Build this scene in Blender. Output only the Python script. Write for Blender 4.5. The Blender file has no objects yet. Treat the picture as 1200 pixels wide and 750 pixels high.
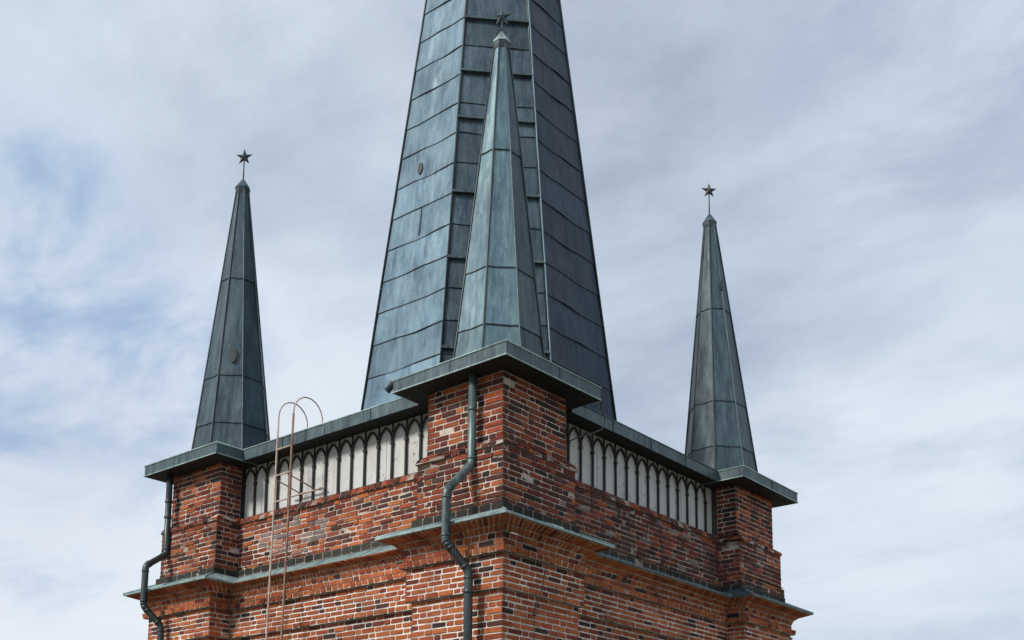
import bpy, math, random
import numpy as np
from mathutils import Vector, Matrix

R = math.radians
random.seed(7)
rng = np.random.default_rng(7)
scene = bpy.context.scene
COL = scene.collection

# ------------------------------------------------------------------ frame of reference
# tower plan: u runs along the left-hand face, v along the right-hand face, both from the near corner;
# one plan unit is the width of a corner pier (1.2 m). World: X = v, Y = u, Z up.
K = 1.2
H = 22.0                       # height of the pier tops above the ground
SU, SV = 5.4725, 5.5739


def W(u, v, z):
    return Vector((v * K, u * K, z * K + H))


# ------------------------------------------------------------------ camera
cam_d = bpy.data.cameras.new('camera')
cam = bpy.data.objects.new('camera', cam_d)
COL.objects.link(cam)
yaw, pit, rol = R(45 + 6.6016), R(8.6307), R(0.2314)
fw = Vector((math.sin(yaw), math.cos(yaw), 0))
rt = Vector((math.cos(yaw), -math.sin(yaw), 0))
up = Vector((0, 0, 1))
F = fw * math.cos(pit) + up * math.sin(pit)
U = -fw * math.sin(pit) + up * math.cos(pit)
R2 = rt * math.cos(rol) + U * math.sin(rol)
U2 = -rt * math.sin(rol) + U * math.cos(rol)
M = Matrix((R2, U2, -F)).transposed().to_4x4()
M.translation = W(-6.64967, -7.71043, -4.26855)
cam.matrix_world = M
cam_d.sensor_width = 36.0
cam_d.lens = 1303.44 / 1200 * 36.0
cam_d.shift_x = (600 - 639.79) / 1200
cam_d.shift_y = (764.27 - 375) / 1200
cam_d.clip_end = 6000
scene.camera = cam

# ------------------------------------------------------------------ light
SUN_DIR = Vector((-1.0, 0.26, 0.80)).normalized()       # towards the sun
world = bpy.data.worlds.new("World")
scene.world = world
world.use_nodes = True
nt = world.node_tree
nt.nodes.clear()


def wn(t, **k):
    n = nt.nodes.new(t)
    for a, b in k.items():
        setattr(n, a, b)
    return n


out = wn('ShaderNodeOutputWorld')
bg = wn('ShaderNodeBackground')
bg.inputs['Strength'].default_value = 0.1
sky = wn('ShaderNodeTexSky', sky_type='NISHITA', sun_disc=False)
sky.sun_elevation = math.asin(SUN_DIR.z)
sky.sun_rotation = math.atan2(SUN_DIR.x, SUN_DIR.y)
sky.air_density = 1.0
sky.dust_density = 1.5
tc = wn('ShaderNodeTexCoord')
sep = wn('ShaderNodeSeparateXYZ')
nt.links.new(tc.outputs['Generated'], sep.inputs[0])
# cloud layer seen in perspective: direction divided by its height
mz = wn('ShaderNodeMath', operation='MAXIMUM'); mz.inputs[1].default_value = 0.0
nt.links.new(sep.outputs['Z'], mz.inputs[0])
az = wn('ShaderNodeMath', operation='ADD'); az.inputs[1].default_value = 0.22
nt.links.new(mz.outputs[0], az.inputs[0])
vd = wn('ShaderNodeVectorMath', operation='DIVIDE')
cz = wn('ShaderNodeCombineXYZ')
for i in range(3):
    nt.links.new(az.outputs[0], cz.inputs[i])
nt.links.new(tc.outputs['Generated'], vd.inputs[0])
nt.links.new(cz.outputs[0], vd.inputs[1])
mp = wn('ShaderNodeMapping')
mp.inputs['Rotation'].default_value = (0, 0, R(-28))
mp.inputs['Scale'].default_value = (1.0, 0.62, 0.0)
mp.inputs['Location'].default_value = (3.3, 1.2, 0.0)
nt.links.new(vd.outputs[0], mp.inputs['Vector'])
n1 = wn('ShaderNodeTexNoise')
n1.inputs['Scale'].default_value = 2.3
n1.inputs['Detail'].default_value = 7
n1.inputs['Roughness'].default_value = 0.58
n1.inputs['Distortion'].default_value = 0.25
nt.links.new(mp.outputs[0], n1.inputs['Vector'])
r1 = wn('ShaderNodeValToRGB')          # cover: 0 blue gap, 1 cloud
r1.color_ramp.elements[0].position = 0.30
r1.color_ramp.elements[0].color = (0.5, 0.5, 0.5, 1)
r1.color_ramp.elements[1].position = 0.56
r1.color_ramp.elements[1].color = (1, 1, 1, 1)
nt.links.new(n1.outputs['Fac'], r1.inputs['Fac'])
mp2 = wn('ShaderNodeMapping')
mp2.inputs['Rotation'].default_value = (0, 0, R(20))
mp2.inputs['Scale'].default_value = (1.0, 0.7, 0.0)
mp2.inputs['Location'].default_value = (9.1, 4.6, 0.0)
nt.links.new(vd.outputs[0], mp2.inputs['Vector'])
n2 = wn('ShaderNodeTexNoise')
n2.inputs['Scale'].default_value = 1.9
n2.inputs['Detail'].default_value = 6
n2.inputs['Roughness'].default_value = 0.57
nt.links.new(mp2.outputs[0], n2.inputs['Vector'])
r2 = wn('ShaderNodeValToRGB')          # thin white cloud and thicker blue-grey cloud
r2.color_ramp.elements[0].position = 0.32
r2.color_ramp.elements[0].color = (6.0, 6.95, 8.1, 1)
r2.color_ramp.elements[1].position = 0.66
r2.color_ramp.elements[1].color = (7.5, 8.3, 9.2, 1)
nt.links.new(n2.outputs['Fac'], r2.inputs['Fac'])
sk = wn('ShaderNodeMixRGB', blend_type='MULTIPLY')
sk.inputs[0].default_value = 1.0
sk.inputs[2].default_value = (1.0, 1.0, 1.0, 1)
nt.links.new(sky.outputs[0], sk.inputs[1])
mixc = wn('ShaderNodeMixRGB')
nt.links.new(r1.outputs[0], mixc.inputs[0])
nt.links.new(sk.outputs[0], mixc.inputs[1])
nt.links.new(r2.outputs[0], mixc.inputs[2])


def lobe(az_deg, el_deg, c0, c1, wob):
    """soft ragged patch of sky about a compass direction: 1 in the middle, 0 outside"""
    d = Vector((math.sin(R(az_deg)) * math.cos(R(el_deg)), math.cos(R(az_deg)) * math.cos(R(el_deg)), math.sin(R(el_deg))))
    dp = wn('ShaderNodeVectorMath', operation='DOT_PRODUCT')
    nt.links.new(tc.outputs['Generated'], dp.inputs[0])
    dp.inputs[1].default_value = d
    ad = wn('ShaderNodeMath', operation='MULTIPLY_ADD')
    nt.links.new(n1.outputs['Fac'], ad.inputs[0])
    ad.inputs[1].default_value = wob
    nt.links.new(dp.outputs['Value'], ad.inputs[2])
    mr = wn('ShaderNodeMapRange', interpolation_type='SMOOTHSTEP')
    mr.inputs['From Min'].default_value = c0 + wob * .5
    mr.inputs['From Max'].default_value = c1 + wob * .5
    nt.links.new(ad.outputs[0], mr.inputs['Value'])
    return mr.outputs[0]


def blend(base, fac_out, amount, col, mode='MIX'):
    m = wn('ShaderNodeMixRGB', blend_type=mode)
    f = wn('ShaderNodeMath', operation='MULTIPLY')
    nt.links.new(fac_out, f.inputs[0]); f.inputs[1].default_value = amount
    nt.links.new(f.outputs[0], m.inputs[0])
    nt.links.new(base, m.inputs[1])
    m.inputs[2].default_value = (*col, 1)
    return m.outputs[0]


n3 = wn('ShaderNodeTexNoise')           # finer wisps that break the patches up
n3.inputs['Scale'].default_value = 4.6
n3.inputs['Detail'].default_value = 8
n3.inputs['Roughness'].default_value = 0.6
n3.inputs['Distortion'].default_value = 0.5
nt.links.new(mp2.outputs[0], n3.inputs['Vector'])
wr = wn('ShaderNodeMapRange', interpolation_type='SMOOTHSTEP')
wr.inputs['From Min'].default_value = 0.36
wr.inputs['From Max'].default_value = 0.66
wr.inputs['To Min'].default_value = 0.25
nt.links.new(n3.outputs['Fac'], wr.inputs['Value'])


def wispy(f):
    m = wn('ShaderNodeMath', operation='MULTIPLY')
    nt.links.new(f, m.inputs[0]); nt.links.new(wr.outputs[0], m.inputs[1])
    return m.outputs[0]


skyc = mixc.outputs[0]
skyc = blend(skyc, lobe(27, 8, .90, .995, .03), .70, (8.2, 8.75, 9.5))       # bright white cloud low on the left
skyc = blend(skyc, wispy(lobe(25.0, 21.5, .980, .9995, .05)), .85, (2.7, 4.1, 6.5))    # thin blue gap on the left
skyc = blend(skyc, wispy(lobe(77, 38, .940, .998, .06)), .80, (3.7, 4.6, 6.0))       # thicker grey cloud high on the right
nt.links.new(skyc, bg.inputs['Color'])
nt.links.new(bg.outputs[0], out.inputs[0])

sun_d = bpy.data.lights.new('sun', 'SUN')
sun_d.energy = 3.6
sun_d.angle = R(11)
sun_d.color = (1.0, 0.95, 0.87)
sun = bpy.data.objects.new('sun', sun_d)
sun.rotation_euler = SUN_DIR.to_track_quat('Z', 'Y').to_euler()
sun.location = (-20, 4, 50)
COL.objects.link(sun)

vs = scene.view_settings
vs.view_transform = 'Standard'
vs.look = 'None'
vs.exposure = 0.0
vs.gamma = 1.0
vs.use_curve_mapping = False


# ------------------------------------------------------------------ materials
class NT:
    def __init__(s, name):
        s.m = bpy.data.materials.new(name)
        s.m.use_nodes = True
        s.t = s.m.node_tree
        s.b = s.t.nodes['Principled BSDF']

    def n(s, t, **k):
        n = s.t.nodes.new(t)
        for a, b in k.items():
            setattr(n, a, b)
        return n

    def l(s, a, b):
        s.t.links.new(a, b)

    def coord(s, scale=(1, 1, 1)):
        g = s.n('ShaderNodeNewGeometry')
        mp = s.n('ShaderNodeMapping')
        mp.inputs['Scale'].default_value = scale
        s.l(g.outputs['Position'], mp.inputs['Vector'])
        return mp.outputs[0]

    def noise(s, scale, detail=5, rough=0.6, vec=None, sc=(1, 1, 1)):
        n = s.n('ShaderNodeTexNoise')
        n.inputs['Scale'].default_value = scale
        n.inputs['Detail'].default_value = detail
        n.inputs['Roughness'].default_value = rough
        s.l(vec or s.coord(sc), n.inputs['Vector'])
        return n.outputs['Fac']

    def ramp(s, fac, stops):
        r = s.n('ShaderNodeValToRGB')
        e = r.color_ramp.elements
        while len(e) < len(stops):
            e.new(0.5)
        for q, (p, c) in zip(e, stops):
            q.position = p
            q.color = (c, c, c, 1) if isinstance(c, (int, float)) else (*c, 1)
        s.l(fac, r.inputs['Fac'])
        return r.outputs[0]

    def mix(s, fac, a, b, mode='MIX'):
        m = s.n('ShaderNodeMixRGB', blend_type=mode)
        for i, x in enumerate((fac, a, b)):
            if isinstance(x, (int, float)):
                m.inputs[i].default_value = x if i == 0 else (x, x, x, 1)
            elif isinstance(x, tuple):
                m.inputs[i].default_value = (*x, 1)
            else:
                s.l(x, m.inputs[i])
        return m.outputs[0]

    def bump(s, h, strength, dist):
        b = s.n('ShaderNodeBump')
        b.inputs['Strength'].default_value = strength
        b.inputs['Distance'].default_value = dist
        s.l(h, b.inputs['Height'])
        s.l(b.outputs[0], s.b.inputs['Normal'])

    def done(s, col, rough=0.7, metal=0.0, spec=0.5):
        if isinstance(col, tuple):
            s.b.inputs['Base Color'].default_value = (*col, 1)
        else:
            s.l(col, s.b.inputs['Base Color'])
        s.b.inputs['Roughness'].default_value = rough
        s.b.inputs['Metallic'].default_value = metal
        s.b.inputs['Specular IOR Level'].default_value = spec
        return s.m


def mat_brick():
    t = NT('weathered_brick')
    a = t.n('ShaderNodeAttribute', attribute_name='tone')
    f = t.noise(22, 6, 0.7)
    c = t.mix(t.ramp(f, [(0.38, 0.0), (0.70, 0.75)]), a.outputs['Color'],
              t.mix(1.0, a.outputs['Color'], (0.42, 0.38, 0.40), 'MULTIPLY'))
    # lime bloom and smeared mortar
    w = t.noise(9, 7, 0.75)
    c = t.mix(t.ramp(w, [(0.64, 0.0), (0.82, 0.26)]), c, (0.34, 0.25, 0.21))
    # soot
    g = t.noise(1.1, 6, 0.65)
    c = t.mix(t.ramp(g, [(0.50, 0.0), (0.75, 0.55)]), c, (0.055, 0.040, 0.036))
    t.bump(t.noise(38, 8, 0.75), 0.9, 0.012)
    return t.done(c, 0.92, spec=0.15)


def mat_mortar():
    t = NT('lime_mortar')
    a = t.n('ShaderNodeAttribute', attribute_name='tone')
    f = t.noise(2.2, 8, 0.72)
    c = t.mix(t.ramp(f, [(0.40, 0.0), (0.64, 0.85)]), a.outputs['Color'],
              t.mix(1.0, a.outputs['Color'], (0.38, 0.33, 0.31), 'MULTIPLY'))
    t.bump(t.noise(60, 6, 0.7), 0.7, 0.01)
    return t.done(c, 0.95, spec=0.1)


def mat_copper(name, dark, mid, green, greenfac=0.5, rough=0.5, tint=0.22, metal=0.3, spec=0.5):
    t = NT(name)
    g = t.n('ShaderNodeNewGeometry')
    streak = t.noise(5.0, 7, 0.7, sc=(2.0, 2.0, 0.12))
    blot = t.noise(1.3, 7, 0.62)
    fine = t.noise(26, 5, 0.7, sc=(1, 1, 0.25))
    c = t.mix(t.ramp(blot, [(0.34, 0.0), (0.66, 1.0)]), dark, mid)
    c = t.mix(t.ramp(streak, [(0.45, 0.0), (0.75, greenfac)]), c, green)
    c = t.mix(t.ramp(streak, [(0.30, 0.75), (0.45, 0.0)]), c, tuple(x * 0.42 for x in dark))
    c = t.mix(t.ramp(fine, [(0.52, 0.0), (0.8, 0.45)]), c, tuple(x * 1.35 for x in green))
    br = t.noise(2.4, 6, 0.7, sc=(1.2, 1.2, 0.3))
    c = t.mix(t.ramp(br, [(0.62, 0.0), (0.8, 0.5)]), c, (mid[0] * 1.05, mid[1] * .72, mid[2] * .50))
    # each sheet has aged a little differently
    v = t.ramp(g.outputs['Random Per Island'], [(0.0, 1.0 - tint), (1.0, 1.0 + tint * 0.6)])
    c = t.mix(1.0, c, v, 'MULTIPLY')
    # rain-washed streaks below laps: pale flecks
    t.bump(t.mix(0.04, t.noise(2.2, 2, 0.45, sc=(1, 1, 0.7)), t.noise(9, 3, 0.5)), 0.42, 0.10)
    m = t.done(c, rough, metal=metal, spec=spec)
    rr = t.ramp(blot, [(0.3, rough - 0.10), (0.7, rough + 0.06)])
    t.l(rr, t.b.inputs['Roughness'])
    return m


M_BRICK = mat_brick()
M_MORTAR = mat_mortar()
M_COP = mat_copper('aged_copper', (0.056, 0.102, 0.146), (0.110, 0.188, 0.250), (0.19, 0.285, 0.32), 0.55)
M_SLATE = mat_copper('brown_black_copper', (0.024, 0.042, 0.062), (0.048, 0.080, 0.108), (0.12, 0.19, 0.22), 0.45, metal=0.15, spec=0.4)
M_NAVY = mat_copper('shaded_blue_copper', (0.014, 0.026, 0.048), (0.028, 0.050, 0.082), (0.070, 0.115, 0.155), 0.4, rough=0.55, metal=0.10, spec=0.25)  # bluer patina, with the shade of the right-hand faces put into its colour
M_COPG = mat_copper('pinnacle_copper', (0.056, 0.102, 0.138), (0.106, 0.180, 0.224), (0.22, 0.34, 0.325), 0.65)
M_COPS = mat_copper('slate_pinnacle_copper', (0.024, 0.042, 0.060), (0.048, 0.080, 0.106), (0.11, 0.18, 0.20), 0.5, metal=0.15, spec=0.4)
M_EDGE = mat_copper('dark_copper_trim', (0.032, 0.050, 0.063), (0.064, 0.098, 0.118), (0.14, 0.215, 0.21), 0.5, tint=0.05)
M_SEAM = mat_copper('seam_copper', (0.020, 0.027, 0.034), (0.040, 0.054, 0.063), (0.085, 0.125, 0.13), 0.35, tint=0.05)
M_SOFFIT = mat_copper('shade_black_soffit', (0.010, 0.010, 0.011), (0.016, 0.016, 0.017), (0.025, 0.027, 0.028), 0.2, rough=0.8, tint=0.05)  # near-black colour carries the deep shadow under caps and eaves
M_PALE = mat_copper('verdigris_copper', (0.15, 0.21, 0.215), (0.27, 0.38, 0.38), (0.42, 0.56, 0.53), 0.7, tint=0.1)
M_BLACK = mat_copper('black_pipe', (0.022, 0.027, 0.030), (0.038, 0.048, 0.052), (0.09, 0.12, 0.12), 0.4, rough=0.4, tint=0.1)
M_PIPE = mat_copper('pipe_copper', (0.04, 0.055, 0.06), (0.085, 0.12, 0.125), (0.22, 0.32, 0.31), 0.6, rough=0.45, tint=0.1)


def mat_plain(name, c1, c2, scale, rough=0.6, metal=0.0, bump=0.3, lo=0.35, hi=0.7, sc=(1, 1, 1)):
    t = NT(name)
    f = t.noise(scale, 6, 0.65, sc=sc)
    c = t.mix(t.ramp(f, [(lo, 0.0), (hi, 1.0)]), c1, c2)
    if bump:
        t.bump(t.noise(scale * 4, 5, 0.6), bump, 0.01)
    return t.done(c, rough, metal, 0.4)


M_IRON = mat_plain('black_painted_iron', (0.012, 0.013, 0.014), (0.03, 0.029, 0.028), 14, 0.6)
M_RUST = mat_plain('rusty_steel', (0.33, 0.20, 0.155), (0.16, 0.085, 0.065), 9, 0.75)
M_RUSTL = mat_plain('faded_steel', (0.54, 0.44, 0.37), (0.32, 0.22, 0.17), 11, 0.7)
M_STONE = mat_plain('pale_stone', (0.50, 0.43, 0.37), (0.30, 0.23, 0.19), 7, 0.9)
M_WIRE = mat_plain('dull_cable', (0.05, 0.05, 0.052), (0.10, 0.10, 0.10), 20, 0.6)
M_GALV = mat_plain('galvanised_pipe', (0.55, 0.56, 0.57), (0.42, 0.43, 0.45), 8, 0.5)
M_PATCH = mat_plain('brown_repair_patch', (0.060, 0.068, 0.068), (0.038, 0.040, 0.038), 12, 0.7)
M_STAR = mat_plain('dark_star_copper', (0.022, 0.03, 0.034), (0.045, 0.062, 0.066), 12, 0.5)


def mat_board():
    t = NT('white_painted_boards')
    f = t.noise(2.6, 6, 0.7, sc=(1, 1, 0.5))
    c = t.mix(t.ramp(f, [(0.4, 0.0), (0.75, 0.7)]), (0.52, 0.52, 0.51), (0.36, 0.36, 0.345))
    d = t.noise(13, 3, 0.6, sc=(1, 1, 0.7))
    c = t.mix(t.ramp(d, [(0.62, 0.0), (0.73, 0.9)]), c, (0.17, 0.16, 0.145))
    s = t.noise(6, 5, 0.6, sc=(2.2, 2.2, 0.12))
    c = t.mix(t.ramp(s, [(0.58, 0.0), (0.78, 0.45)]), c, (0.38, 0.36, 0.32))
    t.bump(d, 0.2, 0.01)
    return t.done(c, 0.75, spec=0.3)


M_BOARD = mat_board()


# ------------------------------------------------------------------ mesh builder
class MB:
    def __init__(s):
        s.v, s.f, s.m, s.c, s.sm = [], [], [], [], []

    def face(s, idx, mat=0, col=(1, 1, 1), smooth=False):
        s.f.append(tuple(idx)); s.m.append(mat); s.c.append(col); s.sm.append(smooth)

    def poly(s, pts, mat=0, col=(1, 1, 1), smooth=False):
        b = len(s.v)
        s.v.extend(Vector(p) for p in pts)
        s.face(range(b, b + len(pts)), mat, col, smooth)

    def hexa(s, p, mat=0, col=(1, 1, 1)):
        """p: 4 bottom points then the 4 top points above them"""
        b = len(s.v)
        s.v.extend(Vector(q) for q in p)
        for q in ((3, 2, 1, 0), (4, 5, 6, 7), (0, 1, 5, 4), (1, 2, 6, 5), (2, 3, 7, 6), (3, 0, 4, 7)):
            s.face([b + i for i in q], mat, col)

    def box(s, u0, u1, v0, v1, z0, z1, mat=0, col=(1, 1, 1)):
        s.hexa([W(u0, v0, z0), W(u0, v1, z0), W(u1, v1, z0), W(u1, v0, z0),
                W(u0, v0, z1), W(u0, v1, z1), W(u1, v1, z1), W(u1, v0, z1)], mat, col)

    def bar(s, p, q, w, h, upv=Vector((0, 0, 1)), mat=0):
        p, q = Vector(p), Vector(q)
        d = (q - p).normalized()
        a = d.cross(upv)
        if a.length < 1e-4:
            a = d.cross(Vector((1, 0, 0)))
        a.normalize()
        b = a.cross(d).normalized()
        a *= w / 2
        b *= h / 2
        s.hexa([p - a - b, p + a - b, p + a + b, p - a + b, q - a - b, q + a - b, q + a + b, q - a + b], mat)

    def tube(s, pts, r, n=10, mat=0, cap=True, smooth=True):
        pts = [Vector(p) for p in pts]
        rr = r if isinstance(r, (list, tuple)) else [r] * len(pts)
        b0 = len(s.v)
        prev = None
        for i, p in enumerate(pts):
            if i == 0: d = pts[1] - p
            elif i == len(pts) - 1: d = p - pts[i - 1]
            else: d = (pts[i + 1] - p).normalized() + (p - pts[i - 1]).normalized()
            d.normalize()
            if prev is None:
                a = d.cross(Vector((0.31, 0.92, 0.2))).normalized()
            else:
                a = (prev - d * prev.dot(d)).normalized()
            prev = a
            c = d.cross(a)
            for k in range(n):
                t = 2 * math.pi * k / n
                s.v.append(p + (a * math.cos(t) + c * math.sin(t)) * rr[i])
        for i in range(len(pts) - 1):
            for k in range(n):
                k2 = (k + 1) % n
                s.face((b0 + i * n + k, b0 + i * n + k2, b0 + (i + 1) * n + k2, b0 + (i + 1) * n + k), mat, smooth=smooth)
        if cap:
            s.face([b0 + k for k in range(n)][::-1], mat)
            e = b0 + (len(pts) - 1) * n
            s.face([e + k for k in range(n)], mat)

    def build(s, name, mats, parent=None, origin=None):
        org = Vector(origin) if origin is not None else (WORLD[parent.name] if parent is not None else Vector((0, 0, 0)))
        me = bpy.data.meshes.new(name)
        me.from_pydata([tuple(p - org) for p in s.v], [], s.f)
        for m in (mats if isinstance(mats, (list, tuple)) else [mats]):
            me.materials.append(m)
        me.polygons.foreach_set('material_index', s.m)
        me.polygons.foreach_set('use_smooth', s.sm)
        if any(c != (1, 1, 1) for c in s.c):
            at = me.color_attributes.new('tone', 'FLOAT_COLOR', 'CORNER')
            arr = []
            for p, c in zip(s.f, s.c):
                arr.extend((*c, 1.0) * len(p))
            at.data.foreach_set('color', arr)
        me.update()
        o = bpy.data.objects.new(name, me)
        COL.objects.link(o)
        if parent is not None:
            o.parent = parent
            o.location = org - WORLD[parent.name]
        else:
            o.location = org
        WORLD[o.name] = org
        return o


WORLD = {}


def thing(name, loc, label, cat, group=None):
    o = bpy.data.objects.new(name, None)
    o.empty_display_size = 0.5
    o.location = loc
    COL.objects.link(o)
    WORLD[o.name] = Vector(loc)
    tag(o, label, cat, group)
    return o


def tag(o, label, cat, group=None):
    o['label'] = label
    o['category'] = cat
    if group:
        o['group'] = group


def bend(pts, r=0.06, n=5):
    """round the corners of a polyline"""
    pts = [Vector(p) for p in pts]
    o = [pts[0]]
    for a, b, c in zip(pts, pts[1:], pts[2:]):
        d1 = (a - b); d2 = (c - b)
        l = min(r, d1.length * .45, d2.length * .45)
        p, q = b + d1.normalized() * l, b + d2.normalized() * l
        for i in range(n + 1):
            t = i / n
            o.append(p * (1 - t) ** 2 + b * 2 * t * (1 - t) + q * t * t)
    o.append(pts[-1])
    return o


# ------------------------------------------------------------------ ground
g = MB()
g.poly([(-3000, -3000, 0), (3000, -3000, 0), (3000, 3000, 0), (-3000, 3000, 0)])
ground = g.build('ground', mat_plain('dry_grass_ground', (0.11, 0.105, 0.06), (0.20, 0.17, 0.13), 0.3, 0.95), None)
ground['kind'] = 'structure'

# ------------------------------------------------------------------ brickwork
PAL = {
    'orange': (0.42, 0.130, 0.052), 'red': (0.31, 0.080, 0.038), 'deep': (0.17, 0.045, 0.030),
    'brown': (0.095, 0.042, 0.034), 'black': (0.052, 0.036, 0.033), 'grey': (0.24, 0.185, 0.175),
    'pink': (0.40, 0.20, 0.15), 'purple': (0.115, 0.062, 0.058), 'slate': (0.045, 0.046, 0.042),
}
MIX = {
    'lower': (('orange', 46), ('red', 33), ('deep', 9), ('brown', 7), ('black', 5)),
    'pier': (('orange', 11), ('red', 30), ('deep', 27), ('brown', 19), ('black', 10), ('purple', 3)),
    'left': (('orange', 20), ('red', 36), ('deep', 20), ('brown', 14), ('purple', 5), ('black', 5)),
    'patch': (('grey', 40), ('pink', 22), ('orange', 14), ('red', 16), ('brown', 8)),
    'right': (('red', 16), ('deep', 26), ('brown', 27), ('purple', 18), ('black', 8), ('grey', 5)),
    'soot': (('black', 80), ('brown', 8), ('purple', 12)),
    'slate': (('slate', 100),),
    'band': (('orange', 70), ('red', 26), ('deep', 4)),
}


def pick(kind):
    t = random.random() * sum(w for _, w in MIX[kind])
    for n, w in MIX[kind]:
        t -= w
        if t <= 0:
            break
    c = PAL[n]
    k = random.uniform(0.82, 1.18)
    return tuple(min(1, x * k * random.uniform(0.94, 1.06)) for x in c)


MORT = {'white': (0.74, 0.70, 0.65), 'cream': (0.60, 0.52, 0.46), 'dull': (0.40, 0.34, 0.30), 'soot': (0.10, 0.085, 0.08)}


def outline(e):
    """plan outline (anticlockwise in world XY) with four corner piers; e = (outer, side, recess left, recess right)"""
    ep, sp, rl, rr = e
    A, B = 1 + sp, 1 + sp
    # points as (u, v); loop: along right face (u=0 side) from near corner, then far sides
    return [(-ep, -ep), (-ep, B), (rr, B), (rr, SV - B), (-ep, SV - B), (-ep, SV + ep),
            (A, SV + ep), (A, SV - rl), (SU - A, SV - rl), (SU - A, SV + ep), (SU + ep, SV + ep),
            (SU + ep, SV - B), (SU - rr, SV - B), (SU - rr, B), (SU + ep, B), (SU + ep, -ep),
            (SU - A, -ep), (SU - A, rl), (A, rl), (A, -ep)]


# which outline edges belong to what: 20 edges
PIER_EDGES = {0: (19, 0, 1), 1: (3, 4, 5, 6), 2: (8, 9, 10, 11), 3: (13, 14, 15, 16)}
PIER_EDGES[0] = (18, 19, 0, 1)
WALL_EDGES = {'right': (2,), 'far': (7,), 'back': (12,), 'left': (17,)}


def rect_outline(e, corner):
    """the part of the outline for one pier uses the full loop; kept for clarity"""
    return outline(e)


def convex(i, pts):
    n = len(pts)
    a, b, c = pts[i - 1], pts[i], pts[(i + 1) % n]
    # (u,v) with X=v, Y=u: cross in XY
    x1, y1 = b[1] - a[1], b[0] - a[0]
    x2, y2 = c[1] - b[1], c[0] - b[0]
    return x1 * y2 - y1 * x2 > 0


def brick_quad(mb, P, col, jx, jz, depth, rough, c0=False, c1=False):
    """P(t,s) surface on [t0,t1]x[0,1] given as 4 corners (b0,b1,t1,t0); raised brick with a broken edge"""
    b0, b1, t1, t0 = P
    n = (b1 - b0).cross(t0 - b0).normalized()
    L = (b1 - b0).length
    h = (t0 - b0).length
    dl = (b1 - b0) / L
    dh = (t0 - b0) / h
    r = rough

    def j(a=r):
        return random.uniform(-a, a)
    base = len(mb.v)
    rot = j(0.35) * r
    lx0 = 0.0 if c0 else jx
    lx1 = 0.0 if c1 else jx
    # ring at mortar depth
    for p, sx, sz, cc in ((b0, lx0, jz, c0), (b1, -lx1, jz, c1), (t1, -lx1, -jz, c1), (t0, lx0, -jz, c0)):
        q = p + dl * sx + dh * sz
        mb.v.append(q if cc else q - n * depth + dl * j(r * .4) + dh * j(r * .4))
    # front ring of 8: worn, rounded outline
    i = 0.003
    pop = j(r * 0.8)
    xs0 = b0 + dl * (lx0 + (0.003 if c0 else i)) + dh * (jz + i)
    wv = L - lx0 - lx1 - 2 * i
    hv = h - 2 * (jz + i)
    for a, b, da, db in ((0, 0, 0, 1), (0, 0, 1, 0), (1, 0, -1, 0), (1, 0, 0, 1), (1, 1, 0, -1), (1, 1, -1, 0), (0, 1, 1, 0), (0, 1, 0, -1)):
        cr = random.uniform(.004, .013) if random.random() > .16 else random.uniform(.014, .030)
        if (a == 0 and c0) or (a == 1 and c1): cr *= .8
        cr = min(cr, hv * .4)
        mb.v.append(xs0 + dl * (wv * a + da * cr * 1.3 + j(r * .45)) + dh * (hv * b + db * cr + j(r * .4) + (a - .5) * rot)
                    + n * (pop + j(r * .5)))
    o = base
    f = base + 4
    mb.face(range(f, f + 8), 0, col)
    mb.face((o, o + 1, f + 2, f + 1), 0, col)
    mb.face((o + 1, o + 2, f + 4, f + 3), 0, col)
    mb.face((o + 2, o + 3, f + 6, f + 5), 0, col)
    mb.face((o + 3, o, f, f + 7), 0, col)
    mb.face((o, f + 1, f), 0, col)
    mb.face((o + 1, f + 3, f + 2), 0, col)
    mb.face((o + 2, f + 5, f + 4), 0, col)
    mb.face((o + 3, f + 7, f + 6), 0, col)


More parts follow.
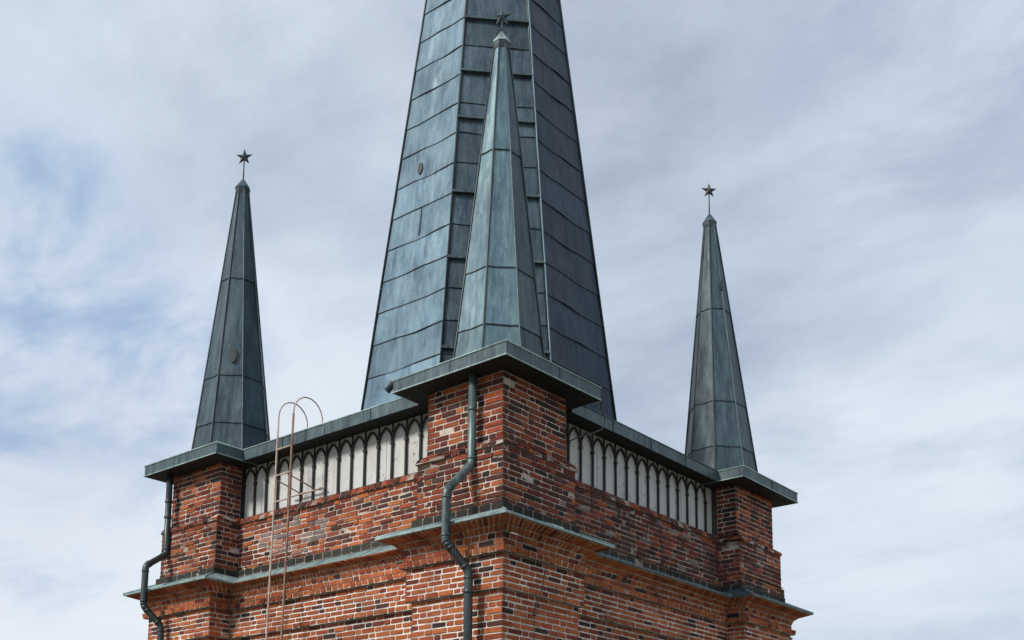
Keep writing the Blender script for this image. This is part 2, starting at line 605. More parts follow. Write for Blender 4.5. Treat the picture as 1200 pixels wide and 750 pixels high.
def row(mb, edges, eb, et, zb, zt, kindf, mort, rough=0.006, style='bond', k=0, depth=0.011, back=0.008):
    """one course of bricks along chosen outline edges; eb/et outline parameters at bottom and top"""
    pb, pt = outline(eb), outline(et)
    n = len(pb)
    for i in edges:
        i2 = (i + 1) % n
        B0, B1 = W(*pb[i], zb), W(*pb[i2], zb)
        T0, T1 = W(*pt[i], zt), W(*pt[i2], zt)
        L = (B1 - B0).length
        # split lengths
        if style == 'bond':
            s, hd = 0.238, 0.119
            seq, x = [], 0.0
            pat = [s, hd] if random.random() < .5 else [s, s, hd]
            off = (0.0, 0.060)[k % 2] + random.uniform(-.02, .02)
            cuts = [0.0]
            x = pat[k % len(pat)] - off * .5 if k % 2 else hd + random.uniform(-.01, .01)
            q = k
            while x < L - 0.07:
                cuts.append(x)
                q += 1
                x += pat[q % len(pat)] * random.uniform(0.9, 1.1)
            if len(cuts) == 1 and L > .3:
                cuts.append(L * random.uniform(.35, .6))
            cuts.append(L)
        else:                         # soldier / header course
            w = {'header': 0.116, 'soldier': 0.074, 'tile': 0.19}[style]
            m = max(1, round(L / w))
            cuts = [L * a / m for a in range(m + 1)]
        cv0 = convex(i, pb)
        cv1 = convex(i2, pb)
        dn = (B1 - B0).cross(T0 - B0).normalized()
        # mortar bed behind
        mb.poly([B0 - dn * back, B1 - dn * back, T1 - dn * back, T0 - dn * back], 1, MORT[mort])
        for a, b in zip(cuts, cuts[1:]):
            ta, tb = a / L, b / L
            P = (B0.lerp(B1, ta), B0.lerp(B1, tb), T0.lerp(T1, tb), T0.lerp(T1, ta))
            kd = kindf(i, (P[0] + P[1] + P[2] + P[3]) / 4) if callable(kindf) else kindf
            if random.random() < 0.0012 and style == 'bond':
                continue
            jw = {'white': .0072, 'cream': .0065, 'dull': .0060, 'soot': .006}[mort] * random.uniform(.85, 1.15)
            pm = (P[0] + P[2]) * .5
            drift = 1 + .22 * math.sin(pm.x * 1.7 + pm.z * 1.1 + 1) * math.sin(pm.y * 1.3 - pm.z * 2.1 + .4)
            cc = tuple(x * drift for x in pick(kd))
            brick_quad(mb, P, cc, jw, jw * random.uniform(.9, 1.25), depth, rough, cv0 and a == 0, cv1 and b == L)


def ledge(mb, edges, ea, eb, z, mat=1, col=(0.3, 0.25, 0.22)):
    pa, pb = outline(ea), outline(eb)
    n = len(pa)
    for i in edges:
        i2 = (i + 1) % n
        mb.poly([W(*pa[i], z), W(*pa[i2], z), W(*pb[i2], z), W(*pb[i], z)], mat, col)


ALL = tuple(range(20))
CH = 0.0600                                        # course height

# ------------------------------------------------------------------ the tower
ORG = W(SU / 2, SV / 2, 0); ORG.z = 0
tower = thing('church_tower', ORG, 'square red brick church tower with blue-grey copper spire and star-topped corner pinnacles', 'church tower')

# --- lower shaft
E_SH = (0.100, 0.070, 0.187, 0.150)
E_FR = (0.145, 0.118, 0.140, 0.102)
E_BD = (0.192, 0.165, 0.095, 0.058)
shaft = MB()
z = -4.0
po = outline(E_SH)
for i in range(20):
    a, b = po[i], po[(i + 1) % 20]
    shaft.poly([W(*a, -H / K), W(*b, -H / K), W(*b, z), W(*a, z)], 0, PAL['red'])
k = 0
while z < -2.15 - 1e-4:
    z1 = min(z + CH, -2.15)
    if -2.15 - z1 < .02: z1 = -2.15
    row(shaft, ALL, E_SH, E_SH, z, z1, 'lower', 'white', 0.0055, k=k)
    z = z1; k += 1
ledge(shaft, ALL, E_SH, E_FR, -2.15, 1, (0.45, 0.38, 0.32))
row(shaft, ALL, E_FR, E_FR, -2.15, -2.089, 'band', 'white', 0.007, k=k)
z = -2.089
for q in range(5):
    row(shaft, ALL, E_FR, E_FR, z, z + 0.0540, 'lower', 'white', 0.0055, k=k + q)
    z += 0.0540
shaft.build('brick_shaft', [M_BRICK, M_MORTAR], tower)

# --- corbelled cornice
co = MB()
zc = -1.819
ledge(co, ALL, E_FR, E_BD, zc, 1, (0.40, 0.30, 0.25))
row(co, ALL, E_BD, (0.205, 0.178, 0.083, 0.045), zc, -1.757, 'band', 'cream', 0.007, style='header')
E_C0 = (0.158, 0.130, 0.127, 0.088)
ledge(co, ALL, (0.205, 0.178, 0.083, 0.045), E_C0, -1.757, 1, (0.35, 0.28, 0.24))
row(co, ALL, E_C0, E_C0, -1.757, -1.690, 'lower', 'cream', 0.006, k=1)
E_C1 = (0.180, 0.152, 0.108, 0.066)
row(co, ALL, E_C0, E_C1, -1.690, -1.632, 'lower', 'cream', 0.006, style='header')
E_C2 = (0.235, 0.200, 0.075, 0.020)
row(co, ALL, E_C1, E_C2, -1.632, -1.585, 'band', 'cream', 0.006, style='soldier')
row(co, ALL, E_C2, (0.352, 0.300, -0.010, -0.060), -1.585, -1.541, 'band', 'cream', 0.005, style='soldier')
cornice = co.build('brick_cornice', [M_BRICK, M_MORTAR], tower)

E_LIP = (0.377, 0.325, 0.045, -0.090)
E_IN = (0.095, 0.085, 0.245, 0.228)
fl = MB()
lo, li = outline(E_LIP), outline(E_IN)
lu = outline((0.345, 0.295, -0.005, -0.055))
for i in range(20):
    i2 = (i + 1) % 20
    a0, a1, b0, b1, c0, c1 = lo[i], lo[i2], li[i], li[i2], lu[i], lu[i2]
    L = (W(*a1, 0) - W(*a0, 0)).length
    m = max(1, round(L / 0.85))
    for s in range(m):
        t0, t1 = s / m, (s + 1) / m
        wob0, wob1 = random.uniform(-.004, .004), random.uniform(-.004, .004)
        def ip(p, q, t): return (p[0] + (q[0] - p[0]) * t, p[1] + (q[1] - p[1]) * t)
        o0, o1 = ip(a0, a1, t0), ip(a0, a1, t1)
        n0, n1 = ip(b0, b1, t0), ip(b0, b1, t1)
        u0, u1 = ip(c0, c1, t0), ip(c0, c1, t1)
        zo, zi = -1.5150, -1.385
        FM = 1 if i in (0, 1, 2, 3, 4, 5) else 0
        fl.poly([W(*o0, zo + wob0), W(*o1, zo + wob1), W(*n1, zi), W(*n0, zi)], FM)
        fl.poly([W(*o0, zo - .02), W(*o1, zo - .02), W(*o1, zo + wob1), W(*o0, zo + wob0)], FM if i > 1 or s > 1 else 0)
        fl.poly([W(*u0, zo - .02), W(*u1, zo - .02), W(*o1, zo - .02), W(*o0, zo - .02)], 0)
        if s:   # lock seam between two sheets
            fl.bar(W(*o0, zo + .004), W(*n0, zi + .004), 0.022, 0.014)
    # hip or valley welt at the corner
    fl.tube([W(*a0, zo + .004), W(*b0, zi + .004)], 0.011, 6)
fl.build('copper_flashing', [M_PALE, M_EDGE], cornice)

dk = MB()
E_DK = (0.105, 0.095, 0.215, 0.200)
row(dk, ALL, E_DK, E_DK, -1.395, -1.315, 'slate', 'dull', 0.005, style='tile', back=.005)
ledge(dk, ALL, E_DK, (0.05, 0.04, 0.27, 0.25), -1.316, 0, PAL['slate'])
dk.build('dark_base_course', [M_BRICK, M_MORTAR], cornice)

# --- belfry walls between the piers (recessed), up to the sill of the arcades
E_UP = (0.070, 0.062, 0.252, 0.235)
E_UT = (0.0, 0.0, 0.252, 0.235)
WZ = -0.655
PATCHC = W(3.35, .25, -1.03)


def kind_left(i, p):
    d = (p - PATCHC)
    if abs(d.y) / 1.15 + abs(d.z) / 0.34 < random.uniform(.75, 1.15):
        return 'patch'
    return 'left'


for nm, ed in WALL_EDGES.items():
    mb = MB()
    z = -1.318
    k = 0
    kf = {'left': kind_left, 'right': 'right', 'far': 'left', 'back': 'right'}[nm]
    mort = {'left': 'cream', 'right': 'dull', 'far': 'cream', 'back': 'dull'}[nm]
    while z < WZ - .08 - 1e-4:
        z1 = z + (WZ - .08 + 1.318) / 10
        row(mb, ed, E_UP, E_UP, z, z1, kf, mort, 0.0085, k=k)
        z = z1; k += 1
    # worn rowlock course under the sill
    e2 = (0.07, 0.062, 0.232, 0.215)
    ledge(mb, ed, E_UP, e2, z, 1, MORT['dull'])
    row(mb, ed, e2, (0.07, 0.062, 0.262, 0.245), z, WZ, 'pier' if nm == 'left' else 'right', 'dull', 0.012, style='header')
    ledge(mb, ed, (0.07, 0.062, 0.262, 0.245), (0.07, 0.062, 0.42, 0.42), WZ - .001, 1, MORT['dull'])
    bw_ = mb.build('belfry_wall', [M_BRICK, M_MORTAR], tower)
    if nm == 'right': bw_['label'] = 'soot-darkened brick wall under the right-hand arcade'
    if nm == 'left': bw_['label'] = 'red brick wall with a patch of greyish bricks behind the ladder'

# --- corner piers
PW = {0: (0, 0), 1: (0, 1), 2: (1, 1), 3: (1, 0)}          # near, right, far, left: (u end, v end)


def pier_box(ci, a, b):
    """plan box of a pier grown by a on its outer sides and b on its inner sides -> u0,u1,v0,v1"""
    eu, ev = PW[ci]
    u0, u1 = (-a, 1 + b) if eu == 0 else (SU - 1 - b, SU + a)
    v0, v1 = (-a, 1 + b) if ev == 0 else (SV - 1 - b, SV + a)
    return u0, u1, v0, v1


for ci in range(4):
    mb = MB()
    ed = PIER_EDGES[ci]
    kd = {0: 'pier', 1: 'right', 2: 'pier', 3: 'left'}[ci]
    def kindp(i, p, ci=ci):
        zz = (p.z - H) / K
        if ci == 0:
            if i in (0, 1) and zz < -.72: return random.choice(('right', 'pier'))
            return 'pier'
        if ci == 1:
            return random.choice(('pier', 'right', 'pier'))
        return 'left' if i in (15, 9) else 'pier'
    mort = 'cream'
    z = -1.318
    k = 0
    while z < -0.745 - 1e-4:
        z1 = z + (1.318 - .745) / 10
        grow = 0.028 if (ci == 1 and k < 2) else 0.0
        e = (E_UP[0] + grow, E_UP[1] + grow * .5, .30, .28)
        row(mb, ed, e, e, z, z1, kindp, 'dull' if random.random() < .4 else 'cream', 0.009, k=k)
        z = z1; k += 1
    if ci == 1:
        ledge(mb, ed, (E_UP[0] + .028, E_UP[1] + .014, .3, .28), (E_UP[0] - .01, E_UP[1] - .01, .3, .28), -1.318 + .135, 1, MORT['dull'])
    # weathered sloping offset
    ea, eb, ec = (0.085, 0.08, .30, .28), (0.078, 0.07, .30, .28), (0.0, 0.0, .30, .28)
    ledge(mb, ed, E_UP[:2] + (.30, .28), ea, z, 1, MORT['dull'])
    row(mb, ed, ea, eb, z, z + .045, 'pier' if ci != 1 else kindp, 'dull', 0.018, style='header')
    row(mb, ed, eb, ec, z + .045, z + .10, 'pier' if ci != 1 else kindp, 'dull', 0.020, style='bond', k=1)
    z += .10
    k = 0
    while z < 0.02:
        row(mb, ed, ec, ec, z, z + CH, kindp, 'cream', 0.0065, k=k)
        z += CH; k += 1
    u0, u1, v0, v1 = pier_box(ci, -.02, -.02)
    mb.box(u0, u1, v0, v1, -.9, .05, 1, MORT['soot'])
    pier = mb.build('corner_pier', [M_BRICK, M_MORTAR], tower)

    # pale stones left in the offset: (bottom u0,u1,v0,v1) (top u0,u1,v0,v1)
    A_ = 1.0
    spots = {0: [((.86, 1.085, -.092, .12), (.88, 1.006, -.008, .12)), ((-.092, .12, .90, 1.085), (-.008, .12, .92, 1.006))],
             3: [((SU - 1.085, SU - .93, -.092, .13), (SU - 1.012, SU - .93, -.012, .13))],
             1: [((-.09, .16, SV - 1.088, SV - .95), (-.006, .16, SV - 1.01, SV - .95))], 2: []}[ci]
    for bq, tq in spots:
        st = MB()
        pts = []
        for zz, (a0, a1, c0_, c1_) in ((-.752, bq), (-.648, tq)):
            for uu, vv in ((a0, c0_), (a0, c1_), (a1, c1_), (a1, c0_)):
                pts.append(W(uu + random.uniform(-.008, .008), vv + random.uniform(-.006, .006), zz + random.uniform(-.015, .015)))
        st.hexa(pts)
        st.build('offset_stone', M_STONE if ci != 1 else M_MORTAR, pier)

    # copper cap: shallow tray with a deep fascia and a low hipped top
    c, c2 = 0.2546, 0.2488
    u0, u1, v0, v1 = pier_box(ci, c, c2)
    dz = 0.012 if ci == 0 else 0.0
    cap = MB()
    z0, z1 = 0.0 + dz, 0.1324 + dz
    bot = [W(u0, v0, z0), W(u0, v1, z0), W(u1, v1, z0), W(u1, v0, z0)]
    ins = .018
    if ci == 0:      # the near cap hangs a little low at its far right end
        bot[1] = bot[1] + Vector((0, 0, .030)); 
    top = [W(u0, v0, z1), W(u0, v1, z1), W(u1, v1, z1), W(u1, v0, z1)]
    if ci == 0:
        top[1] = top[1] + Vector((0, 0, .036)); top[3] = top[3] - Vector((0, 0, .012)); bot[3] = bot[3] - Vector((0, 0, .004))
        top[0] = top[0] + Vector((0, 0, .018))
        bot[0] = bot[0] + Vector((0, 0, .014))
    # fascia in sheets
    ctr = (bot[0] + bot[2]) / 2
    for i in range(4):
        i2 = (i + 1) % 4
        mid = .5 + random.uniform(-.06, .06)
        for ta, tb in ((0, mid), (mid, 1)):
            cap.poly([bot[i].lerp(bot[i2], ta), bot[i].lerp(bot[i2], tb), top[i].lerp(top[i2], tb), top[i].lerp(top[i2], ta)], 0)
        pm, tm = bot[i].lerp(bot[i2], mid), top[i].lerp(top[i2], mid)
        nn = (bot[i2] - bot[i]).cross(Vector((0, 0, 1))).normalized()
        cap.bar(pm + nn * .004, tm + nn * .004, .022, .010, nn)
    cap.poly(bot[::-1], 1)
    cu, cv = (u0 + u1) / 2, (v0 + v1) / 2
    hip = [W(cu + a * .40, cv + b * .40, .215 + dz) for a, b in ((-1, -1), (-1, 1), (1, 1), (1, -1))]
    for i in range(4):
        i2 = (i + 1) % 4
        cap.poly([top[i], top[i2], hip[i2], hip[i]], 0)
        cap.tube([top[i] + Vector((0, 0, .006)), hip[i] + Vector((0, 0, .006))], .010, 6, 0)
    cap.poly(hip, 0)
    capo = cap.build('pier_cap', [M_EDGE, M_SOFFIT], pier)
    lip = MB()
    for i in range(4):
        i2 = (i + 1) % 4
        d = (top[i2] - top[i]).normalized() * .01
        lip.tube([top[i] - d + Vector((0, 0, .003)), top[i2] + d + Vector((0, 0, .003))], .012, 8)
        nn = (bot[i2] - bot[i]).cross(Vector((0, 0, 1))).normalized()
        lip.bar(bot[i] - d + Vector((0, 0, .006)) + nn * .004, bot[i2] + d + Vector((0, 0, .006)) + nn * .004, .012, .014)
    lip.build('cap_lip', M_PALE, capo)

# --- arcaded screens under the eaves: white boards behind black pointed tracery
def screen(side):
    left = side in ('left', 'far')
    n0, n1 = (1.0, SU - 1.0) if left else (1.0, SV - 1.0)
    sp = .2165 if left else .2235
    xs = []
    if side == 'left':
        x = 4.4665
        while x > 1.0:
            xs.append(x); x -= sp
        xs = xs[::-1]
    else:
        x = SV - 1.0 if not left else SU - 1.0
        x -= .19 if not left else 0
        while x > 1.0:
            xs.append(x); x -= sp
        xs = xs[::-1]

    def pt(a, d, z):          # a along the wall, d inwards from the face, z height
        if side == 'left': return W(a, d, z)
        if side == 'right': return W(d, a, z)
        if side == 'far': return W(a, SV - d, z)
        return W(SU - d, a, z)
    e = thing_part('arcade_screen', pt((n0 + n1) / 2, .36, WZ))
    b = MB()
    edges = [n0] + [0.5 * (p + q) + random.uniform(-.01, .01) for p, q in zip(xs[::2], xs[1::2])] + [n1]
    d0 = .354
    zb, zt = WZ - .0, .06
    for p, q in zip(edges, edges[1:]):
        o = random.uniform(-.004, .004)
        vs_ = [pt(p + .001, d0 + o, zb), pt(q - .001, d0 + o, zb), pt(q - .001, d0 + o, zt), pt(p + .001, d0 + o, zt)]
        bk = [pt(p + .001, d0 + .04, zb), pt(q - .001, d0 + .04, zb), pt(q - .001, d0 + .04, zt), pt(p + .001, d0 + .04, zt)]
        b.hexa([vs_[0], vs_[1], bk[1], bk[0], vs_[3], vs_[2], bk[2], bk[3]])
    b.build('white_boards', M_BOARD, e)
    f = MB()
    dm = .335
    nin = pt(0, 1, 0) - pt(0, 0, 0)
    nin.normalize()
    f.bar(pt(n0, dm, WZ + .013), pt(n1, dm, WZ + .013), .035, .032)
    f.build('sill_rail', M_IRON, e)
    bw, bd = .025, .026
    zs, za = -.225, -.035
    for i, x in enumerate(xs):
        m = MB()
        jx = random.uniform(-.004, .004)
        m.bar(pt(x, dm, WZ + .02), pt(x + jx, dm, zs), bw, bd, nin)
        m.bar(pt(x, dm, zs - .012), pt(x, dm, zs + .022), bw * 1.75, bd * 1.5, nin)
        m.bar(pt(x, dm + .004, zs + .02), pt(x, dm + .004, .02), bw * .62, bd * .7, nin)
        m.build('mullion', M_IRON, e)
    for x0, x1 in zip(xs, xs[1:]):
        if x1 - x0 < .1: continue
        m = MB()
        w = x1 - x0
        mid = (x0 + x1) / 2
        for s in (0, 1):
            P = []
            for q in range(7):
                t = q / 6
                # pointed arch: each half is an arc struck from beyond the far springer
                ang = t * R(66)
                rad = (za - zs) / math.sin(R(66))
                xx = rad * (1 - math.cos(ang))
                xx = xx * (w / 2) / (rad * (1 - math.cos(R(66))))
                zz = zs + .01 + rad * math.sin(ang)
                P.append(pt(x0 + xx if s == 0 else x1 - xx, dm, zz))
            for a_, b_ in zip(P, P[1:]):
                ex = (b_ - a_).normalized() * .006
                m.bar(a_ - ex, b_ + ex, bw * .8, bd * .9, nin)
        m.build('pointed_arch', M_IRON, e)


def thing_part(name, loc, parent=None):
    """an Empty part of the tower that holds sub-parts"""
    parent = parent or tower
    o = bpy.data.objects.new(name, None)
    o.empty_display_size = .2
    COL.objects.link(o)
    o.parent = parent
    o.location = loc - WORLD[parent.name]
    WORLD[o.name] = Vector(loc)
    return o


for s in ('left', 'right', 'far', 'back'):
    screen(s)

# --- eaves between the caps and the roof deck
def eaves(side):
    left = side in ('left', 'far')
    a0, a1 = 1.2488, (SU if left else SV) - 1.2488

    def pt(a, d, z):
        if side == 'left': return W(a, d, z)
        if side == 'right': return W(d, a, z)
        if side == 'far': return W(a, SV - d, z)
        return W(SU - d, a, z)
    m = MB()
    d = .115
    nn = 4
    for i in range(nn):
        p, q = a0 + (a1 - a0) * i / nn, a0 + (a1 - a0) * (i + 1) / nn
        o = random.uniform(-.003, .003)
        m.poly([pt(p, d + o, 0), pt(q, d + o, 0), pt(q, d + o, .1324), pt(p, d + o, .1324)], 0)
        if i:
            m.bar(pt(p, d - .005, .01), pt(p, d - .005, .13), .024, .012, pt(0, 1, 0) - pt(0, 0, 0))
    m.poly([pt(a0, d, 0), pt(a1, d, 0), pt(a1, .42, .012), pt(a0, .42, .012)], 1)
    # deck strip sloping up to the spire
    m.poly([pt(a0, d, .1324), pt(a1, d, .1324), pt(a1, .95, .30), pt(a0, .95, .30)], 0)
    for q in range(7):
        x = a0 + (a1 - a0) * (q + .5) / 7
        m.bar(pt(x, d + .02, .1424), pt(x, .94, .31), .02, .03)
    e = m.build('eaves_fascia', [M_EDGE, M_SOFFIT], tower, origin=pt((a0 + a1) / 2, d, 0))
    l = MB()
    l.tube([pt(a0, d, .135), pt(a1, d, .135)], .011, 8)
    l.build('drip_edge', M_PALE if side == 'left' else M_EDGE, e)


for s in ('left', 'right', 'far', 'back'):
    eaves(s)
dk = MB()
dk.box(.93, SU - .93, .93, SV - .93, .0, .295)
dk.build('roof_deck', M_EDGE, tower)


# --- the spire and pinnacles: octagonal, clad in lapped copper sheets
def octa(cu, cv, rad, z, k, lean=(0, 0)):
    a = R(22.5 + 45 * k)
    return W(cu + rad * math.cos(a) + lean[0], cv + rad * math.sin(a) + lean[1], z)


def clad(mb, rings, cu, cv, lean, nx, ny, wav, lap, fmat=None):
    """rings: list of (z, radius); one sheet per face and ring, lower edge lapped over the sheet below"""
    for (za, ra, la), (zb, rb, lb) in zip(rings, rings[1:]):
        for k in range(8):
            p0, p1 = octa(cu, cv, ra, za, k, la), octa(cu, cv, ra, za, k + 1, la)
            q0, q1 = octa(cu, cv, rb, zb, k, lb), octa(cu, cv, rb, zb, k + 1, lb)
            # outward normal
            n = (p0 - p1).cross(q0 - p0).normalized()
            c = W(cu, cv, za)
            if n.dot((p0 + p1) / 2 - c) < 0: n = -n
            ph = [random.uniform(0, 6.28) for _ in range(4)]
            am = random.uniform(.4, 1.0) * wav
            grid = []
            sag = random.uniform(-1, 1) * (.008 if wav > .01 else .005)
            for j in range(ny + 1):
                s = j / ny
                for i in range(nx + 1):
                    t = i / nx
                    p = p0.lerp(p1, t).lerp(q0.lerp(q1, t), s)
                    env = math.sin(math.pi * t)
                    dis = am * env * (math.sin(math.pi * s) ** .7 if 0 < s < 1 else 0) * 1.3 * (math.sin(2.1 * t * 3 + ph[0] + s * 2) * .6 + math.sin(5.3 * t + ph[1] - 3 * s) * .4)
                    lift = max(0.0, math.sin(ph[3] + 4.5 * t)) ** 2 * env * (1 - s) ** 3
                    dis += lap * (1 - s) + wav * .55 * lift
                    # the lower edge has crept down unevenly over the sheet below
                    edge = Vector((0, 0, -1)) * (wav * .7 * env * (1 + math.sin(t * 5 + ph[2]) + .4 * math.sin(t * 13 + ph[1])) * (1 - s) ** 2)
                    grid.append(p + n * dis + edge)
            b = len(mb.v)
            mb.v.extend(grid)
            for j in range(ny):
                for i in range(nx):
                    o = b + j * (nx + 1) + i
                    mb.face((o, o + nx + 1, o + nx + 2, o + 1), fmat[k] if fmat else 0, smooth=True)
            # turned-under lower edge
            if lap:
                b2 = len(mb.v)
                mb.v.extend(g - n * (lap + .004) for g in grid[:nx + 1])
                b3 = len(mb.v)
                mb.v.extend(grid[:nx + 1])
                for i in range(nx):
                    mb.face((b3 + i, b3 + i + 1, b2 + i + 1, b2 + i), 1)
                for i in range(nx):      # dark welt under the lap
                    a_, b_ = grid[i], grid[i + 1]
                    mb.bar(a_ + n * .002 - Vector((0, 0, .008)), b_ + n * .002 - Vector((0, 0, .006)), .010, .012, n, 1)


SCU, SCV = 2.5564, 2.6588
KS, ZA = 0.123194, 14.4412
ZB = .12
rad = lambda z: KS * (ZA - z)
levels = [ZB, .68] + [1.11 + .435 * i for i in range(30)]
levels = [z for z in levels if z < ZA - .4] + [ZA - .3]
rings = [(z, rad(z), (0, 0)) for z in levels]
sp = MB()
clad(sp, rings, SCU, SCV, (0, 0), 8, 3, .020, .006, {0: 2, 1: 3, 2: 3, 3: 3, 4: 2, 5: 0, 6: 0, 7: 2})  # darker copper on front and right faces: grime, plus shade put into colour
tipz = ZA - .3
sp.poly([octa(SCU, SCV, rad(tipz), tipz, k) for k in range(8)][::-1], 0)
# a few upright seams where sheets were joined
for k, zi, t in ((6, 2, .62), (6, 4, .7), (6, 1, .45), (4, 3, .5), (4, 2, .4), (6, 0, .55), (5, 6, .5)):
    za, zb = levels[zi] + .03, levels[zi + 1]
    a = octa(SCU, SCV, rad(za) + .004, za, k).lerp(octa(SCU, SCV, rad(za) + .004, za, k + 1), t)
    b = octa(SCU, SCV, rad(zb) + .004, zb, k).lerp(octa(SCU, SCV, rad(zb) + .004, zb, k + 1), t)
    sp.tube([a, b], .007, 5, 1)
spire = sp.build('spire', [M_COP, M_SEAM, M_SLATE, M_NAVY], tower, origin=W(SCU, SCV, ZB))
for k in range(8):
    m = MB()
    m.tube([octa(SCU, SCV, rad(ZB) + .012, ZB, k), octa(SCU, SCV, rad(tipz) + .006, tipz, k)], [.020, .014], 7)
    m.build('ridge_roll', M_SEAM, spire)
# step bars bolted across the face that looks at the camera (face between corner 4 and 5)
for zb in (1.16, 2.36, 3.27, 4.34, 5.04, 5.85):
    m = MB()
    a, b = octa(SCU, SCV, rad(zb) + .03, zb, 4), octa(SCU, SCV, rad(zb) + .03, zb, 5)
    m.bar(a, b, .050, .014)
    m.bar(a + Vector((0, 0, .02)), b + Vector((0, 0, .02)), .010, .045)
    m.build('step_bar', M_EDGE, spire)
# lightning conductor down the right-hand arris, with clamps
m = MB()
m.tube([octa(SCU, SCV, rad(z) + .040, z, 4) + Vector((random.uniform(-.004, .004), random.uniform(-.004, .004), 0)) for z in np.linspace(.62, 13.8, 40)], .012, 8)
cond = m.build('lightning_conductor', M_COP, spire)
m = MB()
for z in (.66, .76):
    p = octa(SCU, SCV, rad(z) + .03, z, 4)
    q = octa(SCU, SCV, rad(z) + .03, z, 5)
    d = (q - p).normalized()
    m.bar(p - d * .02, p + d * .16, .03, .016)
p0_, p1_ = [octa(SCU, SCV, rad(z) + .03, z, 4) for z in (.66, .76)]
d = (octa(SCU, SCV, rad(.7), .7, 5) - octa(SCU, SCV, rad(.7), .7, 4)).normalized()
m.bar(p0_ + d * .14, p1_ + d * .14, .02, .02)
m.build('clamp_frame', M_EDGE, spire)


def facepatch(parent, cu, cv, z, radf, k, t, w, h, mat, name='repair_patch'):
    """oval sheet lying on face k"""
    f = lambda zz: octa(cu, cv, radf(zz), zz, k).lerp(octa(cu, cv, radf(zz), zz, k + 1), t)
    c = f(z)
    side = (octa(cu, cv, radf(z), z, k + 1) - octa(cu, cv, radf(z), z, k)).normalized()
    upv = (f(z + .1) - f(z)).normalized()
    n = side.cross(upv)
    if n.dot(c - W(cu, cv, z)) < 0: n = -n
    m = MB()
    N = 18
    pts = [c + side * (w / 2 * math.cos(6.2832 * i / N)) + upv * (h / 2 * math.sin(6.2832 * i / N)) for i in range(N)]
    top = [p + n * .026 for p in pts]
    b = len(m.v)
    m.v.extend([p - n * .01 for p in pts] + top)
    m.face([b + N + i for i in range(N)])
    for i in range(N):
        j = (i + 1) % N
        m.face((b + i, b + j, b + N + j, b + N + i))
    m.build(name, mat, parent)


facepatch(spire, SCU, SCV, 3.86, rad, 5, .60, .105, .20, M_PATCH)


def pinnacle(ci, cu, cv, lean, star_h, star_r, star_yaw):
    ztop = 3.985
    k_ = (.500 - .075) / (3.98 - .24)
    rf = lambda z: .500 - k_ * (z - .24)
    lf = lambda z: (lean[0] * (z - .24) / 3.9, lean[1] * (z - .24) / 3.9)
    R0 = [(.175, .56), (.245, .503), (.62, rf(.62)), (1.27, rf(1.27)), (2.65, rf(2.65)), (ztop, rf(ztop))]
    rings = [(z, r, lf(z)) for z, r in R0]
    m = MB()
    clad(m, rings, cu, cv, lean, 4, 5, .009, .006, {0: 2, 1: 2, 2: 2, 3: 2, 4: 0, 5: 0, 6: 0, 7: 0})  # near pinnacle's right faces take darker copper; their shade is in the colour
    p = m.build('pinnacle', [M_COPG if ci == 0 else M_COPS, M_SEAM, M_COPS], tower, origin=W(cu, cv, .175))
    for k in range(8):
        m = MB()
        m.tube([octa(cu, cv, r + .008, z, k, lf(z)) for z, r in R0], [.013, .013, .013, .012, .011, .009], 6)
        m.build('standing_seam', M_SEAM if k in (3, 5, 6) else M_EDGE, p)
    # collar and little conical hood
    m = MB()
    for (za, ra), (zb, rb) in (((3.925, .086), (3.965, .094)), ((3.965, .094), (4.005, .098))):
        for k in range(8):
            m.poly([octa(cu, cv, ra, za, k, lean), octa(cu, cv, ra, za, k + 1, lean), octa(cu, cv, rb, zb, k + 1, lean), octa(cu, cv, rb, zb, k, lean)][::-1])
    m.poly([octa(cu, cv, .086, 3.925, k, lean) for k in range(8)])
    m.build('collar', M_SEAM, p)
    m = MB()
    for (za, ra), (zb, rb) in (((4.004, .103), (4.02, .100)), ((4.02, .100), (4.155, .012)), ((4.155, .012), (4.17, .004))):
        for k in range(8):
            m.poly([octa(cu, cv, ra, za, k, lean), octa(cu, cv, ra, za, k + 1, lean), octa(cu, cv, rb, zb, k + 1, lean), octa(cu, cv, rb, zb, k, lean)][::-1])
    m.poly([octa(cu, cv, .103, 4.004, k, lean) for k in range(8)])
    m.build('hood', M_PALE if ci == 0 else M_COPS, p)
    base = W(cu + lean[0], cv + lean[1], 4.15)
    zc = 4.16 + star_h
    m = MB()
    top = W(cu + lean[0], cv + lean[1], zc - star_r * .3)
    m.tube([base, top], .0105, 7)
    m.build('finial_rod', M_STAR, p)
    # faceted five-pointed star
    c = W(cu + lean[0], cv + lean[1], zc)
    ya = yaw + R(star_yaw)
    sx = Vector((math.cos(ya), -math.sin(ya), 0))
    sn = Vector((math.sin(ya), math.cos(ya), 0))
    m = MB()
    pts = []
    for i in range(10):
        a = math.pi / 2 + i * math.pi / 5
        r = (star_r if i % 2 == 0 else star_r * .40) * K
        pts.append(c + sx * (r * math.cos(a)) + Vector((0, 0, r * math.sin(a))))
    b = len(m.v)
    m.v.extend(pts + [c - sn * .038, c + sn * .038])
    for i in range(10):
        j = (i + 1) % 10
        m.face((b + i, b + j, b + 10)); m.face((b + j, b + i, b + 11))
    m.build('star', M_EDGE if ci == 0 else M_STAR, p)
    if ci == 0:
        p['label'] = 'paler green-tinted pinnacle standing on the near pier'
    if ci == 3:
        facepatch(p, cu, cv, 1.53, rf, 4, .47, .10, .25, M_PATCH)
    if ci == 1:
        facepatch(p, cu, cv, 2.99, rf, 4, .30, .06, .20, M_SEAM)
    return p


